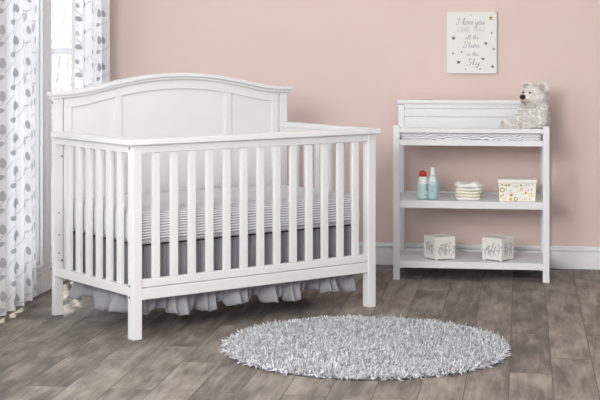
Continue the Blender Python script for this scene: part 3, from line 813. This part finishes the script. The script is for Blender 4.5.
# handwriting strokes, unit height = x-height 1
G = {
 'I': (1.1, [[(.1, 1.7), (.5, 2.0), (1.0, 2.0)], [(.75, 2.0), (.6, 1.0), (.45, .1), (.1, 0), (-.1, .3)]]),
 'l': (.55, [[(0, .3), (.35, 1.2), (.5, 1.9), (.35, 2.1), (.22, 1.5), (.2, .4), (.35, .0), (.6, .25)]]),
 'o': (.85, [[(.6, .95), (.25, .9), (.1, .4), (.3, .0), (.6, .15), (.7, .6), (.5, .95), (.9, .8)]]),
 'v': (.8, [[(0, .8), (.15, .95), (.25, .3), (.35, 0), (.6, .5), (.65, .95), (.85, .85)]]),
 'e': (.7, [[(.05, .4), (.45, .6), (.5, .9), (.3, 1.0), (.12, .5), (.25, .05), (.5, .05), (.75, .35)]]),
 'y': (.9, [[(.05, .9), (.15, .3), (.35, .05), (.6, .4), (.7, .95)], [(.7, .95), (.6, 0), (.45, -.8), (.2, -.9), (.2, -.5), (.9, .2)]]),
 'u': (.85, [[(.05, .95), (.08, .3), (.25, 0), (.5, .25), (.65, .95)], [(.65, .95), (.62, .3), (.72, 0), (.9, .25)]]),
 'a': (.85, [[(.6, .85), (.3, .95), (.1, .45), (.25, .0), (.5, .25), (.62, .9)], [(.62, .9), (.6, .25), (.7, 0), (.9, .25)]]),
 't': (.6, [[(.3, 1.7), (.22, .8), (.22, .15), (.4, 0), (.6, .25)], [(.0, 1.15), (.55, 1.25)]]),
 'h': (.85, [[(0, .3), (.3, 1.3), (.4, 2.0), (.25, 1.9), (.15, .9), (.1, 0)], [(.12, .4), (.35, .9), (.55, .85), (.55, .2), (.68, 0), (.88, .25)]]),
 'S': (1.2, [[(1.0, 1.7), (.8, 2.05), (.4, 1.9), (.35, 1.4), (.75, 1.0), (.85, .5), (.5, 0), (.1, .1), (-.1, .45)]]),
 'r': (.65, [[(.0, .3), (.2, .9), (.22, 1.05), (.4, .85), (.38, .2), (.5, 0), (.68, .25)]]),
 's': (.65, [[(.0, .2), (.3, .95), (.35, .8), (.5, .3), (.35, 0), (.1, .05)]]),
 'i': (.4, [[(.1, .95), (.1, .25), (.2, 0), (.42, .25)], [(.14, 1.35), (.18, 1.45)]]),
 'n': (.9, [[(.05, .95), (.1, 0)], [(.1, .5), (.35, .95), (.55, .8), (.55, .2), (.7, 0), (.92, .25)]]),
 'k': (.85, [[(0, .3), (.3, 1.3), (.4, 2.0), (.25, 1.9), (.15, .9), (.1, 0)], [(.6, .9), (.18, .5), (.55, .05), (.88, .25)]]),
 'M': (1.35, [[(.05, 0), (.05, 1.4), (.58, .1), (1.1, 1.4), (1.1, 0)]]), 'O': (.95, [[(.4, 1.4), (.08, 1.1), (.05, .4), (.4, 0), (.72, .4), (.72, 1.1), (.4, 1.4)]]),
 'R': (.85, [[(.08, 0), (.08, 1.4), (.5, 1.35), (.62, 1.05), (.5, .75), (.08, .7), (.65, 0)]]), 'E': (.8, [[(.62, 1.4), (.08, 1.4), (.08, .7), (.5, .7), (.08, .7), (.08, 0), (.62, 0)]]),
 'T': (.8, [[(.0, 1.4), (.7, 1.4)], [(.35, 1.4), (.35, 0)]]), 'H': (.95, [[(.08, 1.4), (.08, 0)], [(.72, 1.4), (.72, 0)], [(.08, .7), (.72, .7)]]),
 'A': (.9, [[(0, 0), (.38, 1.4), (.76, 0)], [(.15, .5), (.62, .5)]]), 'N': (.95, [[(.08, 0), (.08, 1.4), (.72, 0), (.72, 1.4)]]),
 ' ': (.6, [])}
def cr_spline(p, n=5):
    if len(p) < 3: return p
    q = [p[0]]+list(p)+[p[-1]]; out = []
    for i in range(1, len(q)-2):
        for k in range(n):
            t = k/n; o = []
            for d in (0, 1):
                a, b_, c_, e = q[i-1][d], q[i][d], q[i+1][d], q[i+2][d]
                o.append(.5*(2*b_+(c_-a)*t+(2*a-5*b_+4*c_-e)*t*t+(3*b_-3*c_+e-a)*t**3))
            out.append(tuple(o))
    out.append(p[-1]); return out
def write(text, cx, zb, xh, width, shear, pen, caps=False, name='lettering'):
    mb = MB(); adv = sum(G[c][0] for c in text); sx = width/adv; x = cx-width/2
    for c in text:
        for st in G[c][1]:
            pts = st if caps else cr_spline(st)
            pts = [(x+(p[0])*sx+p[1]*xh*shear, zb+p[1]*xh) for p in pts]
            v = []; f = []
            for i, p in enumerate(pts):
                a_ = pts[max(i-1, 0)]; b_ = pts[min(i+1, len(pts)-1)]; d = Vector((b_[0]-a_[0], b_[1]-a_[1]))
                d = d.normalized() if d.length > 1e-9 else Vector((1, 0))
                wd = pen*(.6+.7*abs(d.y)) if not caps else pen
                v += [(p[0]-d.y*wd/2, -AT-.0006, p[1]+d.x*wd/2), (p[0]+d.y*wd/2, -AT-.0006, p[1]-d.x*wd/2)]
            for i in range(len(pts)-1): f.append((2*i, 2*i+1, 2*i+3, 2*i+2))
            mb.add(v, f)
        x += G[c][0]*sx
    return mb.build(name, M['letter'], art)
PXM = 8.70/1488.3
def ax(px): return (px-472.3)*PXM*1.003
def azz(py): return (73.4-py)*PXM
write('I love you', ax(471), azz(24.3), .0185, .165, .12, .0030)
write('MORE THAN', ax(472), azz(32.0), .0205, .160, 0, .0019, True)
write('all the', ax(472.5), azz(39.0), .0115, .080, .15, .0022)
write('Stars', ax(471.8), azz(47.2), .0165, .098, .15, .0030)
write('in the', ax(473), azz(55.6), .0110, .066, .12, .0022)
write('Sky', ax(474), azz(65.0), .0185, .074, .15, .0030)
def star(px, py, r, m_):
    mb = MB(); v = []
    for y in (-AT-.0016, -AT+.001):
        for k in range(10):
            a_ = PI/2+PI*k/5; rr = r if k % 2 == 0 else r*.52; v.append((ax(px)+rr*math.cos(a_), y, azz(py)+rr*math.sin(a_)))
    mb.add(v, [tuple(range(10)), tuple(range(19, 9, -1))]+[(k, (k+1) % 10, 10+(k+1) % 10, 10+k) for k in range(10)])
    o = mb.build('star', m_, art)
    if m_ is M['gold']: o['label'] = 'gold star'
for px, py, r, k in [(491.3, 17.8, .0145, 'gold'), (454.3, 37.9, .0125, 'darkstar'), (492.2, 32.8, .0065, 'darkstar'), (486.4, 43.3, .011, 'darkstar'), (494.2, 48.7, .009, 'gold'), (453.8, 53.4, .0075, 'darkstar'),
                  (462.3, 51.8, .007, 'darkstar'), (459.3, 62.0, .0125, 'darkstar'), (483.5, 58.7, .0105, 'darkstar'), (493.0, 66.4, .0105, 'darkstar'), (466.2, 69.0, .0045, 'darkstar'), (480.5, 69.0, .006, 'darkstar'), (471.5, 15.0, .004, 'darkstar')]: star(px, py, r, M[k])

# ------------------------------------------------------------------ light
wd = bpy.data.worlds.new('sky'); scene.world = wd; wd.use_nodes = True
bg = wd.node_tree.nodes['Background']; bg.inputs['Color'].default_value = (.93, .96, 1, 1); bg.inputs['Strength'].default_value = 2.4
def area(name, loc, target, sx, sy, power, col=(1, 1, 1)):
    l = bpy.data.lights.new(name, 'AREA'); l.shape = 'RECTANGLE'; l.size = sx; l.size_y = sy; l.energy = power; l.color = col
    o = bpy.data.objects.new(name, l); COL.objects.link(o); o.location = loc
    o.rotation_euler = (Vector(target)-Vector(loc)).to_track_quat('-Z', 'Y').to_euler(); return o
def wl(p, q, z): return tuple(W(p, q, z))
area('key_softbox', wl(.8, -7.4, 2.1), wl(2.2, 0, .75), 1.7, 1.3, 180, (1, .995, .985))
area('ceiling_light', wl(1.9, -2.6, CEIL-.03), wl(1.9, -2.6, 0), 2.0, 1.5, 16, (1, .99, .975))
sun = bpy.data.lights.new('sun', 'SUN'); sun.energy = 11.0; sun.angle = R(1.5); sun.color = (1, .95, .86)
so = bpy.data.objects.new('sun', sun); COL.objects.link(so)
d = (E1*.19+E2*-.5+Vector((0, 0, -.95))).normalized(); so.rotation_euler = d.to_track_quat('-Z', 'Y').to_euler(); so.location = (-3, 11, 4)

vs = scene.view_settings; vs.view_transform = 'Standard'; vs.look = 'None'; vs.exposure = .04; vs.gamma = 1; vs.use_curve_mapping = False
